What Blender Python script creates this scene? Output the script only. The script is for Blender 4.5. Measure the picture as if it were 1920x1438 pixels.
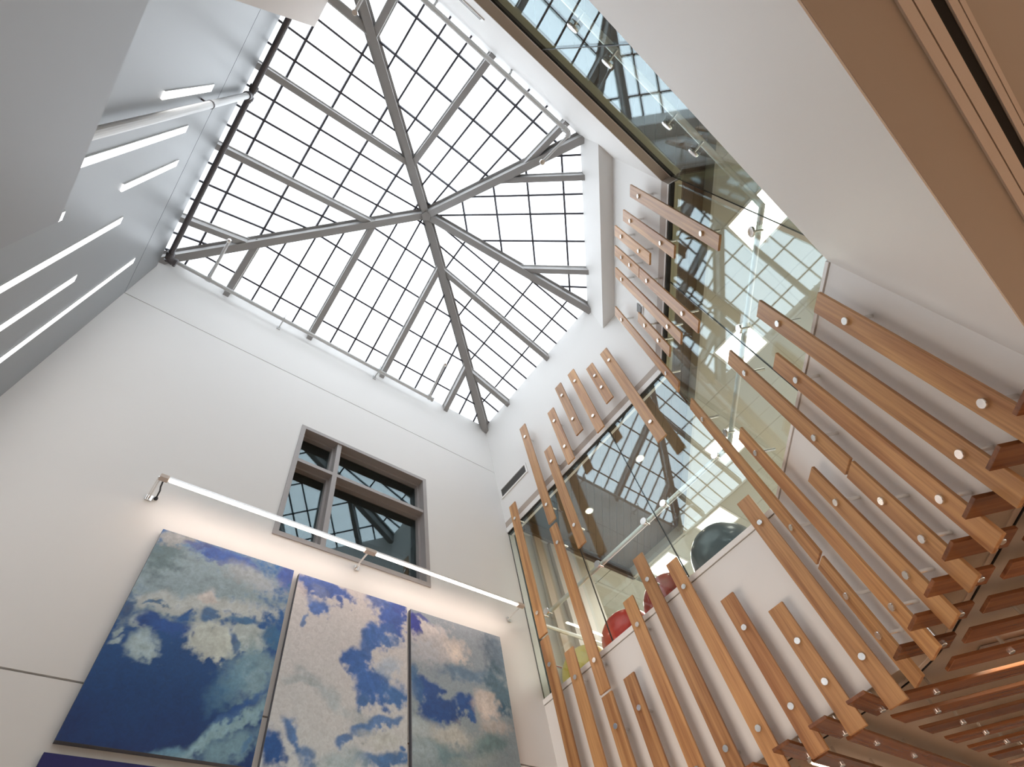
import bpy, bmesh, math, random
import numpy as np
from mathutils import Vector, Matrix, noise

for o in list(bpy.data.objects):
    bpy.data.objects.remove(o)
SC = bpy.context.scene
COL = SC.collection
random.seed(7)

# ------------------------------------------------------------------ camera, sky, exposure
S = 4.15            # metres per plan module (camera to north wall)
ZC = 1.3            # camera height in metres
F_PX = 991.578      # focal length in pixels of the 1920-wide frame
R = Matrix(((0.77392014, -0.61039977, -0.1687001),
            (0.45775107, 0.72327701, -0.51704384),
            (0.43762035, 0.32292799, 0.83916979)))
cam = bpy.data.objects.new('camera', bpy.data.cameras.new('camera'))
COL.objects.link(cam)
cam.data.sensor_width = 36.0
cam.data.lens = F_PX / 1920.0 * 36.0
cam.data.clip_start = 0.05
cam.data.clip_end = 200
rot = Matrix((R[0], -R[1], -R[2])).transposed()
cam.matrix_world = Matrix.Translation((0, 0, ZC)) @ rot.to_4x4()
SC.camera = cam

world = bpy.data.worlds.new('overcast_sky')
SC.world = world
world.use_nodes = True
wn = world.node_tree
wn.nodes['Background'].inputs[0].default_value = (0.915, 0.965, 1.0, 1)
wn.nodes['Background'].inputs[1].default_value = 4.75

SC.view_settings.view_transform = 'Standard'
SC.view_settings.look = 'None'
SC.view_settings.gamma = 1.0
SC.view_settings.use_curve_mapping = False
SC.view_settings.exposure = 0.0
SC.cycles.use_denoising = True
SC.cycles.max_bounces = 12
SC.cycles.transparent_max_bounces = 24
SC.cycles.sample_clamp_indirect = 8.0
SC.cycles.caustics_reflective = False
SC.cycles.caustics_refractive = False

WM = {}
def area_lamp(name, loc, size, power, color, direction=(0, 0, -1), size_y=None):
    d = bpy.data.lights.new(name, 'AREA')
    d.energy = power; d.color = color; d.size = size * S
    if size_y:
        d.shape = 'RECTANGLE'; d.size_y = size_y * S
    o = bpy.data.objects.new(name, d); COL.objects.link(o)
    o.location = (loc[0] * S, loc[1] * S, loc[2] * S + ZC)
    o.rotation_euler = Vector(direction).to_track_quat('-Z', 'Y').to_euler()
    return o
# added warm fill lights at ground-floor ceiling level, unseen outside the frame
WARM = (1.0, 0.80, 0.62)
LOWER = 3.6
area_lamp('fill_ground_floor', (0.5, -0.75, 0.360), 0.5, 60 * LOWER, WARM, size_y=0.12)
area_lamp('fill_ground_floor', (1.9, -0.9, 0.360), 0.8, 60 * LOWER, WARM, size_y=0.12)
area_lamp('fill_ground_floor', (1.5, 0.75, 0.360), 0.5, 40 * LOWER, WARM, size_y=0.12)

area_lamp('fill_east_wall', (-0.15, 0.55, -0.12), 0.5, 36, (1.0, 0.82, 0.68), direction=(1, 0.05, 0.40), size_y=0.3).data.spread = math.radians(95)  # added unseen fill that brightens the lower east wall and slats
area_lamp('fill_upstairs_room', (1.95, 0.85, 1.31), 0.6, 270, (1.0, 0.95, 0.88), size_y=0.6)  # added unseen fills, this and the next brighten the room behind the glass
area_lamp('fill_upstairs_room', (1.9, -0.5, 1.31), 0.6, 250, (1.0, 0.95, 0.88), size_y=0.6)

# ------------------------------------------------------------------ materials
def lin(c):
    return tuple((v / 255 / 12.92) if v / 255 <= 0.04045 else ((v / 255 + 0.055) / 1.055) ** 2.4 for v in c)
def mat(name, color, rough=0.6, metal=0.0, spec=0.5, var=0.0, scale=3.0, bump=0.0, emit=None, estr=0.0, coat=0.0):
    m = bpy.data.materials.new(name); m.use_nodes = True
    nt = m.node_tree; b = nt.nodes['Principled BSDF']
    b.inputs['Base Color'].default_value = (*color, 1)
    b.inputs['Roughness'].default_value = rough
    b.inputs['Metallic'].default_value = metal
    b.inputs['Specular IOR Level'].default_value = spec
    b.inputs['Coat Weight'].default_value = coat
    if emit:
        b.inputs['Emission Color'].default_value = (*emit, 1)
        b.inputs['Emission Strength'].default_value = estr
    if var > 0 or bump > 0:
        tc = nt.nodes.new('ShaderNodeTexCoord')
        nz = nt.nodes.new('ShaderNodeTexNoise'); nz.inputs['Scale'].default_value = scale
        nz.inputs['Detail'].default_value = 5
        nt.links.new(tc.outputs['Object'], nz.inputs['Vector'])
        if var > 0:
            mx = nt.nodes.new('ShaderNodeMix'); mx.data_type = 'RGBA'
            mx.inputs[6].default_value = (*[c * (1 - var) for c in color], 1)
            mx.inputs[7].default_value = (*[min(1, c * (1 + var)) for c in color], 1)
            nt.links.new(nz.outputs['Fac'], mx.inputs[0])
            nt.links.new(mx.outputs[2], b.inputs['Base Color'])
        if bump > 0:
            bp = nt.nodes.new('ShaderNodeBump'); bp.inputs['Strength'].default_value = bump
            bp.inputs['Distance'].default_value = 0.01
            nt.links.new(nz.outputs['Fac'], bp.inputs['Height'])
            nt.links.new(bp.outputs[0], b.inputs['Normal'])
    return m

M = {}
M['wall'] = mat('white_paint', (0.80, 0.79, 0.77), 0.55, var=0.015, scale=0.8)
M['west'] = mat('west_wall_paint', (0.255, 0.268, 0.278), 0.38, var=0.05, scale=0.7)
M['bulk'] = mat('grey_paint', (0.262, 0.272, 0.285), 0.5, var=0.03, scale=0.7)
M['taupe'] = mat('taupe_ceiling_paint', (0.44, 0.385, 0.325), 0.7, var=0.02, scale=1.0)
M['chase'] = mat('beige_chase_paint', (0.50, 0.425, 0.37), 0.6)
M['frame'] = mat('taupe_metal_frame', (0.60, 0.52, 0.45), 0.5)
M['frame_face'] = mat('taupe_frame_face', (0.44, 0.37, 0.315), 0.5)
M['olive'] = mat('olive_inner_trim', (0.50, 0.47, 0.33), 0.5)
M['winframe'] = mat('grey_brown_window_frame', (0.37, 0.345, 0.335), 0.45)
M['alu'] = mat('brushed_aluminium', (0.75, 0.75, 0.74), 0.35, 0.6)
M['steel'] = mat('stainless_steel', (0.80, 0.79, 0.77), 0.25, 1.0)
M['beam'] = mat('grey_steel_paint', (0.33, 0.32, 0.31), 0.5)
M['mull'] = mat('dark_glazing_bar', (0.055, 0.055, 0.07), 0.5)
M['gasket'] = mat('black_rubber', (0.012, 0.012, 0.012), 0.6)
M['pipe'] = mat('white_painted_pipe', (0.62, 0.63, 0.63), 0.35)
M['darkpipe'] = mat('dark_iron_pipe', (0.10, 0.09, 0.095), 0.45)
M['black'] = mat('black_void', (0.006, 0.006, 0.006), 0.8)
M['floor'] = mat('warm_wood_floor', (0.36, 0.26, 0.19), 0.5, var=0.15, scale=2)
M['pave'] = mat('concrete_paving', (0.35, 0.34, 0.32), 0.8, var=0.1)
M['room'] = mat('beige_room_paint', (0.50, 0.475, 0.42), 0.6)
M['tile'] = mat('ceiling_tile_board', (0.56, 0.55, 0.50), 0.8, var=0.03, scale=6)
M['plank'] = mat('grey_ceiling_plank', (0.13, 0.085, 0.062), 0.5, var=0.1)
M['brown'] = mat('brown_fascia', (0.085, 0.05, 0.035), 0.5)
M['teal'] = mat('teal_reflection', (0.42, 0.58, 0.57), 0.5)
M['grille'] = mat('grey_grille', (0.16, 0.16, 0.155), 0.5, 0.3)
M['whitemetal'] = mat('white_enamel', (0.85, 0.84, 0.82), 0.35)
M['red'] = mat('red_rubber', (0.80, 0.045, 0.025), 0.35, coat=0.3)
M['darkred'] = mat('dark_red_rubber', (0.45, 0.02, 0.015), 0.35, coat=0.3)
M['yellow'] = mat('yellow_rubber', (0.85, 0.66, 0.05), 0.4, coat=0.2)
M['greyball'] = mat('grey_rubber', lin((72, 78, 80)), 0.3, coat=0.4)
M['led'] = mat('white_led_diffuser', (0.9, 0.9, 0.9), 0.5, emit=(1.0, 0.98, 0.97), estr=6.0)
M['picled'] = mat('warm_led_diffuser', (0.9, 0.9, 0.9), 0.5, emit=(1.0, 0.80, 0.68), estr=25.0)
M['troffer'] = mat('troffer_diffuser', (0.9, 0.9, 0.9), 0.5, emit=(1.0, 0.98, 0.90), estr=7.0)
M['down'] = mat('downlight_lens', (0.9, 0.9, 0.9), 0.5, emit=(1.0, 0.90, 0.72), estr=40.0)
M['linear'] = mat('linear_light_lens', (0.9, 0.9, 0.9), 0.5, emit=(1.0, 0.80, 0.55), estr=22.0)
M['canvas_edge'] = mat('canvas_edge', (0.14, 0.15, 0.18), 0.8)

def wood_material(name, dark, light, hue_var):
    m = bpy.data.materials.new(name); m.use_nodes = True
    nt = m.node_tree; N = nt.nodes; L = nt.links; b = N['Principled BSDF']
    b.inputs['Roughness'].default_value = 0.38
    b.inputs['Specular IOR Level'].default_value = 0.5
    tc = N.new('ShaderNodeTexCoord'); oi = N.new('ShaderNodeObjectInfo')
    mp = N.new('ShaderNodeMapping'); mp.inputs['Scale'].default_value = (14, 14, 0.55)
    ad = N.new('ShaderNodeVectorMath'); ad.operation = 'ADD'
    mu = N.new('ShaderNodeMath'); mu.operation = 'MULTIPLY'; mu.inputs[1].default_value = 57.3
    L.new(oi.outputs['Random'], mu.inputs[0])
    L.new(tc.outputs['Object'], mp.inputs['Vector'])
    L.new(mp.outputs[0], ad.inputs[0]); L.new(mu.outputs[0], ad.inputs[1])
    n1 = N.new('ShaderNodeTexNoise'); n1.inputs['Scale'].default_value = 1.0; n1.inputs['Detail'].default_value = 3
    n1.inputs['Distortion'].default_value = 0.6
    n2 = N.new('ShaderNodeTexNoise'); n2.inputs['Scale'].default_value = 5.0; n2.inputs['Detail'].default_value = 6
    L.new(ad.outputs[0], n1.inputs['Vector']); L.new(ad.outputs[0], n2.inputs['Vector'])
    r1 = N.new('ShaderNodeValToRGB')
    r1.color_ramp.elements[0].position = 0.30; r1.color_ramp.elements[0].color = (*dark, 1)
    r1.color_ramp.elements[1].position = 0.62; r1.color_ramp.elements[1].color = (*light, 1)
    L.new(n1.outputs['Fac'], r1.inputs[0])
    mx = N.new('ShaderNodeMix'); mx.data_type = 'RGBA'; mx.blend_type = 'MULTIPLY'; mx.inputs[0].default_value = 0.55
    r2 = N.new('ShaderNodeValToRGB')
    r2.color_ramp.elements[0].position = 0.32; r2.color_ramp.elements[0].color = (0.62, 0.55, 0.5, 1)
    r2.color_ramp.elements[1].position = 0.55; r2.color_ramp.elements[1].color = (1, 1, 1, 1)
    L.new(n2.outputs['Fac'], r2.inputs[0])
    L.new(r1.outputs[0], mx.inputs[6]); L.new(r2.outputs[0], mx.inputs[7])
    hs = N.new('ShaderNodeHueSaturation')
    mr = N.new('ShaderNodeMapRange'); mr.inputs[3].default_value = 1 - hue_var; mr.inputs[4].default_value = 1 + hue_var
    L.new(oi.outputs['Random'], mr.inputs[0]); L.new(mr.outputs[0], hs.inputs['Value'])
    L.new(mx.outputs[2], hs.inputs['Color']); L.new(hs.outputs[0], b.inputs['Base Color'])
    bp = N.new('ShaderNodeBump'); bp.inputs['Strength'].default_value = 0.08; bp.inputs['Distance'].default_value = 0.004
    L.new(n2.outputs['Fac'], bp.inputs['Height']); L.new(bp.outputs[0], b.inputs['Normal'])
    return m
M['wood'] = wood_material('oiled_cedar', (0.33, 0.145, 0.055), (0.55, 0.30, 0.125), 0.14)
M['wood_dark'] = wood_material('dark_cedar', (0.13, 0.045, 0.018), (0.24, 0.09, 0.032), 0.2)  # darker, redder copy of the cedar, to darken the board undersides
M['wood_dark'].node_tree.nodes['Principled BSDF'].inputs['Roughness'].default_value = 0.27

def glass_material(name, tint, f0, f1, rtint):
    """clear pane; each face mirrors f0 + f1 * Fresnel(1.5) of what it faces"""
    m = bpy.data.materials.new(name); m.use_nodes = True
    nt = m.node_tree; N = nt.nodes; L = nt.links
    N.remove(N['Principled BSDF'])
    tr = N.new('ShaderNodeBsdfTransparent'); tr.inputs[0].default_value = (*tint, 1)
    gl = N.new('ShaderNodeBsdfGlossy'); gl.inputs['Roughness'].default_value = 0.0
    gl.inputs['Color'].default_value = (*rtint, 1)
    ge = N.new('ShaderNodeNewGeometry')
    mi = N.new('ShaderNodeMix'); mi.data_type = 'FLOAT'
    mi.inputs[2].default_value = 1.5; mi.inputs[3].default_value = 1 / 1.5
    L.new(ge.outputs['Backfacing'], mi.inputs[0])
    fr = N.new('ShaderNodeFresnel'); L.new(mi.outputs[0], fr.inputs['IOR'])
    mr = N.new('ShaderNodeMapRange'); mr.inputs[3].default_value = f0; mr.inputs[4].default_value = f0 + f1
    L.new(fr.outputs[0], mr.inputs[0])
    ms = N.new('ShaderNodeMixShader')
    L.new(mr.outputs[0], ms.inputs[0]); L.new(tr.outputs[0], ms.inputs[1]); L.new(gl.outputs[0], ms.inputs[2])
    L.new(ms.outputs[0], N['Material Output'].inputs[0])
    return m
M['glass'] = glass_material('clear_glass', (0.96, 0.99, 0.965), 0.088, 0.22, (0.72, 0.86, 0.92))
M['winglass'] = glass_material('grey_window_glass', (0.45, 0.5, 0.5), 0.11, 0.2, (0.66, 0.80, 0.84))

def pane_material():
    m = bpy.data.materials.new('translucent_skylight_panel'); m.use_nodes = True
    nt = m.node_tree; N = nt.nodes; L = nt.links
    N.remove(N['Principled BSDF'])
    tr = N.new('ShaderNodeBsdfTransparent'); tr.inputs[0].default_value = (0.81, 0.815, 0.83, 1)
    tl = N.new('ShaderNodeBsdfTranslucent'); tl.inputs[0].default_value = (0.88, 0.89, 0.90, 1)
    ms = N.new('ShaderNodeMixShader'); ms.inputs[0].default_value = 0.35
    L.new(tr.outputs[0], ms.inputs[1]); L.new(tl.outputs[0], ms.inputs[2])
    L.new(ms.outputs[0], N['Material Output'].inputs[0])
    return m
M['pane'] = pane_material()

# ------------------------------------------------------------------ helpers
UK = 1.0
def P3(p):
    k = S * UK
    return Vector((p[0] * k, p[1] * k, p[2] * k + ZC))
def worldm(o):
    return WM.get(o.name_full, Matrix.Identity(4))
def obj(name, bm, m, parent=None, MW=None, recentre=True, smooth=False):
    """bm holds world coordinates (metres) unless MW is given, then local ones."""
    me = bpy.data.meshes.new(name)
    if MW is None:
        if recentre and len(bm.verts):
            c = Vector((0, 0, 0))
            for v in bm.verts: c += v.co
            c /= len(bm.verts)
        else:
            c = Vector((0, 0, 0))
        bmesh.ops.translate(bm, verts=bm.verts, vec=-c)
        MW = Matrix.Translation(c)
    bmesh.ops.recalc_face_normals(bm, faces=bm.faces)
    bm.to_mesh(me); bm.free()
    if m: me.materials.append(m)
    if smooth:
        for f in me.polygons: f.use_smooth = True
    return link(name, me, parent, MW)
def link(name, me, parent, MW):
    o = bpy.data.objects.new(name, me); COL.objects.link(o)
    WM[o.name_full] = MW.copy()
    if parent:
        o.parent = parent
        o.matrix_basis = worldm(parent).inverted() @ MW
    else:
        o.matrix_basis = MW
    return o
def thing(name, label, cat, loc, group=None, kind=None):
    o = bpy.data.objects.new(name, None); COL.objects.link(o)
    o.empty_display_size = 0.1
    MW = Matrix.Translation(P3(loc)); WM[o.name_full] = MW; o.matrix_basis = MW
    if kind: o['kind'] = kind
    if label: o['label'] = label
    if cat: o['category'] = cat
    if group: o['group'] = group
    return o
def tag(o, label, cat, group=None):
    o['label'] = label; o['category'] = cat
    if group: o['group'] = group
    return o
def prism(bm, poly, z0, z1):
    a = [bm.verts.new(P3((x, y, z0))) for x, y in poly]
    b = [bm.verts.new(P3((x, y, z1))) for x, y in poly]
    n = len(poly)
    bm.faces.new(a); bm.faces.new(b[::-1])
    for i in range(n):
        bm.faces.new((a[i], b[i], b[(i + 1) % n], a[(i + 1) % n]))
def box(bm, x0, x1, y0, y1, z0, z1):
    prism(bm, [(x0, y0), (x1, y0), (x1, y1), (x0, y1)], z0, z1)
def bar(bm, a, b, w, h, up, off=0.0):
    """box beam from a to b (module units); width w sideways, height h along up, top face at off along up."""
    a = Vector(a); b = Vector(b); d = (b - a).normalized()
    u = Vector(up); u = (u - d * u.dot(d)).normalized(); s = d.cross(u)
    vs = []
    for p in (a, b):
        for su, ss in ((off, -w / 2), (off, w / 2), (off - h, w / 2), (off - h, -w / 2)):
            vs.append(bm.verts.new(P3(p + u * su + s * ss)))
    for f in ((0, 1, 2, 3), (7, 6, 5, 4), (0, 4, 5, 1), (1, 5, 6, 2), (2, 6, 7, 3), (3, 7, 4, 0)):
        bm.faces.new([vs[i] for i in f])
def tube(bm, pts, r, seg=12):
    """round tube through points (module units)."""
    pts = [Vector(p) for p in pts]; rings = []
    n = len(pts)
    for i, p in enumerate(pts):
        d = (pts[min(i + 1, n - 1)] - pts[max(i - 1, 0)]).normalized()
        ref = Vector((0, 0, 1)) if abs(d.z) < 0.9 else Vector((1, 0, 0))
        u = d.cross(ref).normalized(); v = d.cross(u)
        k = 1.0
        if 0 < i < n - 1:
            d0 = (pts[i] - pts[i - 1]).normalized(); k = 1 / max(0.5, d0.dot(d))
        rings.append([bm.verts.new(P3(p + (u * math.cos(2 * math.pi * j / seg) + v * math.sin(2 * math.pi * j / seg)) * r * k)) for j in range(seg)])
    for a, b in zip(rings, rings[1:]):
        for j in range(seg):
            bm.faces.new((a[j], a[(j + 1) % seg], b[(j + 1) % seg], b[j]))
    bm.faces.new(rings[0]); bm.faces.new(rings[-1][::-1])
def disc_mesh(name, r, t, m, seg=20):
    """button head along local +Y(front = -Y), metres."""
    bm = bmesh.new()
    prof = [(0, 0), (0.92 * r, 0), (r, 0.25 * t), (r, t)]
    rings = []
    for pr, py in prof[1:]:
        rings.append([bm.verts.new((pr * math.cos(2 * math.pi * j / seg), py - t, pr * math.sin(2 * math.pi * j / seg))) for j in range(seg)])
    c = bm.verts.new((0, -t, 0)); e = bm.verts.new((0, 0, 0))
    for j in range(seg):
        bm.faces.new((c, rings[0][j], rings[0][(j + 1) % seg]))
        bm.faces.new((e, rings[-1][(j + 1) % seg], rings[-1][j]))
        for a, b in zip(rings, rings[1:]):
            bm.faces.new((a[j], b[j], b[(j + 1) % seg], a[(j + 1) % seg]))
    bmesh.ops.recalc_face_normals(bm, faces=bm.faces)
    me = bpy.data.meshes.new(name); bm.to_mesh(me); bm.free(); me.materials.append(m)
    return me
def pin_mesh(name, r, l, m, seg=10):
    bm = bmesh.new(); a = []; b = []
    for j in range(seg):
        x, z = r * math.cos(2 * math.pi * j / seg), r * math.sin(2 * math.pi * j / seg)
        a.append(bm.verts.new((x, 0, z))); b.append(bm.verts.new((x, l, z)))
    for j in range(seg): bm.faces.new((a[j], b[j], b[(j + 1) % seg], a[(j + 1) % seg]))
    bm.faces.new(a); bm.faces.new(b[::-1])
    bmesh.ops.recalc_face_normals(bm, faces=bm.faces)
    me = bpy.data.meshes.new(name); bm.to_mesh(me); bm.free(); me.materials.append(m)
    return me
def clip(poly, n, d):
    """keep the part of a 2-D polygon with n.p <= d"""
    out = []
    for i in range(len(poly)):
        a, b = poly[i], poly[(i + 1) % len(poly)]
        fa = n[0] * a[0] + n[1] * a[1] - d; fb = n[0] * b[0] + n[1] * b[1] - d
        if fa <= 0: out.append(a)
        if (fa < 0 < fb) or (fb < 0 < fa):
            t = fa / (fa - fb); out.append((a[0] + (b[0] - a[0]) * t, a[1] + (b[1] - a[1]) * t))
    return out
def parea(p):
    return abs(sum(p[i][0] * p[(i + 1) % len(p)][1] - p[(i + 1) % len(p)][0] * p[i][1] for i in range(len(p)))) / 2
def struct(name, bm, m, parent=None):
    o = obj(name, bm, m, parent)
    if parent is None: o['kind'] = 'structure'
    return o
Q2 = math.sqrt(2)
ZF = -ZC / S            # floor level
XW, YN, XE, YS, DE = -0.322, 1.0, 1.052, -0.173, 0.83
ZSOF, ZTOP = 0.366, 1.945

# ------------------------------------------------------------------ shell
bm = bmesh.new(); box(bm, -0.6, 4.1, -2.3, 1.7, ZF - 0.03, ZF); struct('floor', bm, M['floor'])
# ground-floor ceiling, outside the atrium opening
bm = bmesh.new()
prism(bm, [(XW, YS - 0.0015), (DE + 0.0021 + YS - 0.0015, YS - 0.0015), (XE + 0.0015, XE + 0.0015 - DE - 0.0021), (XE + 0.0015, YN), (4.0, YN), (4.0, -2.2), (XW, -2.2)], ZSOF, ZSOF + 0.03)
struct('ceiling', bm, M['taupe'])

# north wall (paintings): slabs between recessed joints, window opening cut out
wx0, wx1, wz0, wz1 = 0.268, 0.711, 0.955, 1.392
J1, J2, G = 0.555, 1.626, 0.0032
north = thing('wall_north', None, None, (0.36, YN, ZF), kind='structure')
def slab(x0, x1, z0, z1, y0=YN, y1=YN + 0.05):
    bm = bmesh.new(); box(bm, x0, x1, y0, y1, z0, z1); obj('wall_panel', bm, M['wall'], north)
slab(XW - 0.05, XE + 0.05, ZF, J1)
bm = bmesh.new()
box(bm, XW - 0.05, wx0, YN, YN + 0.05, J1 + G, J2); box(bm, wx1, XE + 0.05, YN, YN + 0.05, J1 + G, J2)
box(bm, wx0, wx1, YN, YN + 0.05, J1 + G, wz0); box(bm, wx0, wx1, YN, YN + 0.05, wz1, J2)
bmesh.ops.remove_doubles(bm, verts=bm.verts, dist=1e-5)
obj('wall_panel', bm, M['wall'], north)
slab(XW - 0.05, XE + 0.05, J2 + G, ZTOP)
for j in (J1, J2):
    bm = bmesh.new(); box(bm, XW - 0.05, XE + 0.05, YN + 0.006, YN + 0.04, j - 0.004, j + G + 0.004)
    obj('joint_backing', bm, M['beam'], north)
bm = bmesh.new(); box(bm, XE + 0.05, 4.05, YN, YN + 0.05, ZF, ZSOF + 0.08); struct('wall_north', bm, M['wall'])

# west wall
west = thing('wall_west', None, None, (XW, 0.4, ZF), kind='structure')
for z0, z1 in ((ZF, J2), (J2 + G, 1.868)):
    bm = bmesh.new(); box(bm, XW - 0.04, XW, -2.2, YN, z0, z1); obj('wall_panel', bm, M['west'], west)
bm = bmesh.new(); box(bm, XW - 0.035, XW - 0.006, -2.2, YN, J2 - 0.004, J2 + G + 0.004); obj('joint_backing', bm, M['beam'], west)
bm = bmesh.new(); box(bm, XW - 0.10, XW - 0.035, -0.3, YN + 0.03, 1.84, 1.925); obj('skylight_kerb', bm, M['wall'], west)
# grey furred-out bulkhead and the full-height beige chase in front of the west wall
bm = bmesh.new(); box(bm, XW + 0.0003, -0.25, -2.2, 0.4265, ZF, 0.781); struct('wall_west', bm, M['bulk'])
bm = bmesh.new(); box(bm, XW, -0.2490, -0.40, 0.0985, 0.7815, 1.947); struct('wall_west', bm, M['chase'] if 'chase' in M else M['taupe'])
# ground-floor outer walls
bm = bmesh.new(); box(bm, -0.6, -0.1, -2.25, -2.2, ZF, ZSOF + 0.03); box(bm, 3.7, 4.05, -2.25, -2.2, ZF, ZSOF + 0.03); box(bm, -0.1, 3.7, -2.25, -2.2, 0.33, ZSOF + 0.03); struct('wall_south', bm, M['wall'])
wg = thing('window_5', None, None, (1.8, -2.22, ZF), kind='structure')
for k in range(5):
    x = -0.1 + 0.95 * k
    bm = bmesh.new(); box(bm, x - 0.008, x + 0.008, -2.24, -2.21, ZF, 0.33); obj('frame_bar', bm, M['frame'], wg)
    if k < 4:
        bm = bmesh.new(); box(bm, x + 0.008, x + 0.942, -2.226, -2.223, ZF, 0.33); obj('pane', bm, M['glass'], wg)
bm = bmesh.new(); box(bm, -4, 8, -12, -2.26, ZF - 0.05, ZF - 0.02); struct('ground_pavement', bm, M['pave'])
bm = bmesh.new(); box(bm, 4.0, 4.05, -2.2, YN, ZF, ZSOF + 0.03); struct('wall_east', bm, M['wall'])

def band_pts(o, x0=XW, y1=YN):
    yd = YS - o; d = DE + o * Q2; xe = XE + o
    return [(x0, yd), (d + yd, yd), (xe, xe - d), (xe, y1)]
def band(i, oi, oo, z0, z1, bm, x0=XW, y1=YN):
    a = band_pts(oi, x0, y1); b = band_pts(oo, x0, y1)
    prism(bm, [a[i], a[i + 1], b[i + 1], b[i]], z0, z1)
SIDES = ('south', 'southeast', 'east')
for i, sd in enumerate(SIDES):
    w = thing('wall_' + sd, None, None, (0.5, 0.2, ZSOF), kind='structure')
    zw, zg, zs = ((0.7100, 0.7125, 0.7125), (0.7035, 0.7058, 0.7130), (0.7065, 0.7085, 0.7215))[i]
    bm = bmesh.new(); band(i, 0, 0.035, ZSOF + 0.0004, zw, bm); obj('lower_wall_face', bm, M['wall'], w)
    bm = bmesh.new(); band(i, 0, 0.04, 1.3525, ZTOP, bm); obj('upper_wall_face', bm, M['wall'], w)
    bm = bmesh.new(); band(i, 0.002, 0.035, zw, zg, bm); obj('sill_gasket', bm, M['gasket'], w)  # black rubber strip between wall and glazing
    if zs > zg:
        bm = bmesh.new(); band(i, -0.002, 0.035, zg, zs, bm); obj('window_sill', bm, M['whitemetal'], w)
    # glazing frame
    f = thing('window_%d' % (i + 2), None, None, (0.5, 0.2, 1.3), kind='structure')
    if i == 0:
        for nm_, o0, o1, z0_, z1_, m_ in (('head_soffit', 0.0005, 0.0205, 1.3505, 1.3525, 'frame'), ('head_channel', 0.0205, 0.0230, 1.3410, 1.3525, 'whitemetal'),
                                          ('gasket', 0.0207, 0.0300, 1.3390, 1.3410, 'gasket'), ('inner_head_beam', 0.0300, 0.0460, 1.3380, 1.3700, 'olive')):
            bm = bmesh.new(); band(0, o0, o1, z0_, z1_, bm); obj(nm_, bm, M[m_], f)
        a = band_pts(0.0225); b = band_pts(0.0252)
    else:
        za, zb = ((1.312, 1.3055), (1.3255, 1.3045))[i - 1]
        for nm_, o0, o1, z0_, z1_, m_ in (('head_frame', 0.0002, 0.03, za, 1.3525, 'frame_face'), ('head_channel', -0.0008, 0.03, zb, za, 'whitemetal'), ('gasket', 0.0008, 0.016, 1.2995, zb, 'gasket')):
            bm = bmesh.new(); band(i, o0, o1, z0_, z1_, bm); obj(nm_, bm, M[m_], f)
        if i == 1:
            bm = bmesh.new(); band(i, 0.012, 0.030, 1.2960, 1.3055, bm); obj('inner_head_beam', bm, M['olive'], f)
        og = 0.012 if i == 1 else 0.0035
        a = band_pts(og); b = band_pts(og + 0.0027)
    cuts = {0: [0.0, (0.224 - XW) / (a[1][0] - XW), 1.0], 1: [0.0, None, 1.0], 2: [0.0, None, None, 1.0]}[i]
    if i == 1: cuts[1] = (0.603 - (a[1][0] + a[1][1]) / Q2) / ((a[2][0] + a[2][1] - a[1][0] - a[1][1]) / Q2)
    if i == 2:
        L_ = YN - a[2][1]; cuts[1] = (0.469 - a[2][1]) / L_; cuts[2] = (0.731 - a[2][1]) / L_
    def lerp(p, q, t): return (p[0] + (q[0] - p[0]) * t, p[1] + (q[1] - p[1]) * t)
    ln = math.hypot(a[i + 1][0] - a[i][0], a[i + 1][1] - a[i][1]); g = 0.0012 / ln
    for k in range(len(cuts) - 1):
        t0, t1 = cuts[k] + g, cuts[k + 1] - g
        bm = bmesh.new()
        prism(bm, [lerp(a[i], a[i + 1], t0), lerp(a[i], a[i + 1], t1), lerp(b[i], b[i + 1], t1), lerp(b[i], b[i + 1], t0)], 0.7130 if i < 2 else 0.7218, (1.3395, 1.2998, 1.2998)[i])
        obj('pane', bm, M['glass'], f)
    for t in cuts[1:]:
        bm = bmesh.new(); gg = g * 0.85
        prism(bm, [lerp(a[i], a[i + 1], t - gg), lerp(a[i], a[i + 1], min(1, t + gg)), lerp(b[i], b[i + 1], min(1, t + gg)), lerp(b[i], b[i + 1], t - gg)], 0.7130 if i < 2 else 0.7218, (1.3395, 1.2998, 1.2998)[i])
        obj('glass_seal', bm, M['gasket'], f)
# projecting box under the skylight on the chamfered wall
se = bpy.data.objects['wall_southeast']
bm = bmesh.new(); prism(bm, [(0.765 + YS, YS), (XE, XE - 0.765), (XE, XE - DE), (DE + YS, YS)], 1.737, ZTOP)
obj('skylight_fascia', bm, M['wall'], se)

# upstairs shell
bm = bmesh.new(); prism(bm, [(-0.4, -0.215), (0.66, -0.215), (1.09, 0.215), (1.09, 1.7), (2.7, 1.7), (2.7, -1.3), (-0.4, -1.3)], 0.45, 0.48); struct('floor_upstairs', bm, M['room'])
bm = bmesh.new(); box(bm, 2.65, 2.7, -1.3, 1.7, 0.48, 1.42); box(bm, -0.4, 2.65, -1.3, -1.25, 0.48, 1.42); box(bm, 1.46, 2.65, 1.65, 1.7, 0.48, 1.42)
box(bm, -0.4, -0.36, -1.25, -0.22, 0.48, 1.42)
struct('wall_upstairs', bm, M['room'])
bm = bmesh.new(); box(bm, 1.083, 1.46, 1.0, 1.05, 0.48, 1.395); box(bm, 1.41, 1.46, 1.05, 1.65, 0.48, 1.395)
struct('wall_upstairs_return', bm, M['room'])
bm = bmesh.new(); prism(bm, [(-0.4, -0.215), (0.66, -0.215), (1.092, 0.215), (1.092, 1.7), (2.7, 1.7), (2.7, -1.3), (-0.4, -1.3)], 1.396, 1.43)
struct('ceiling_upstairs', bm, M['room'])
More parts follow.
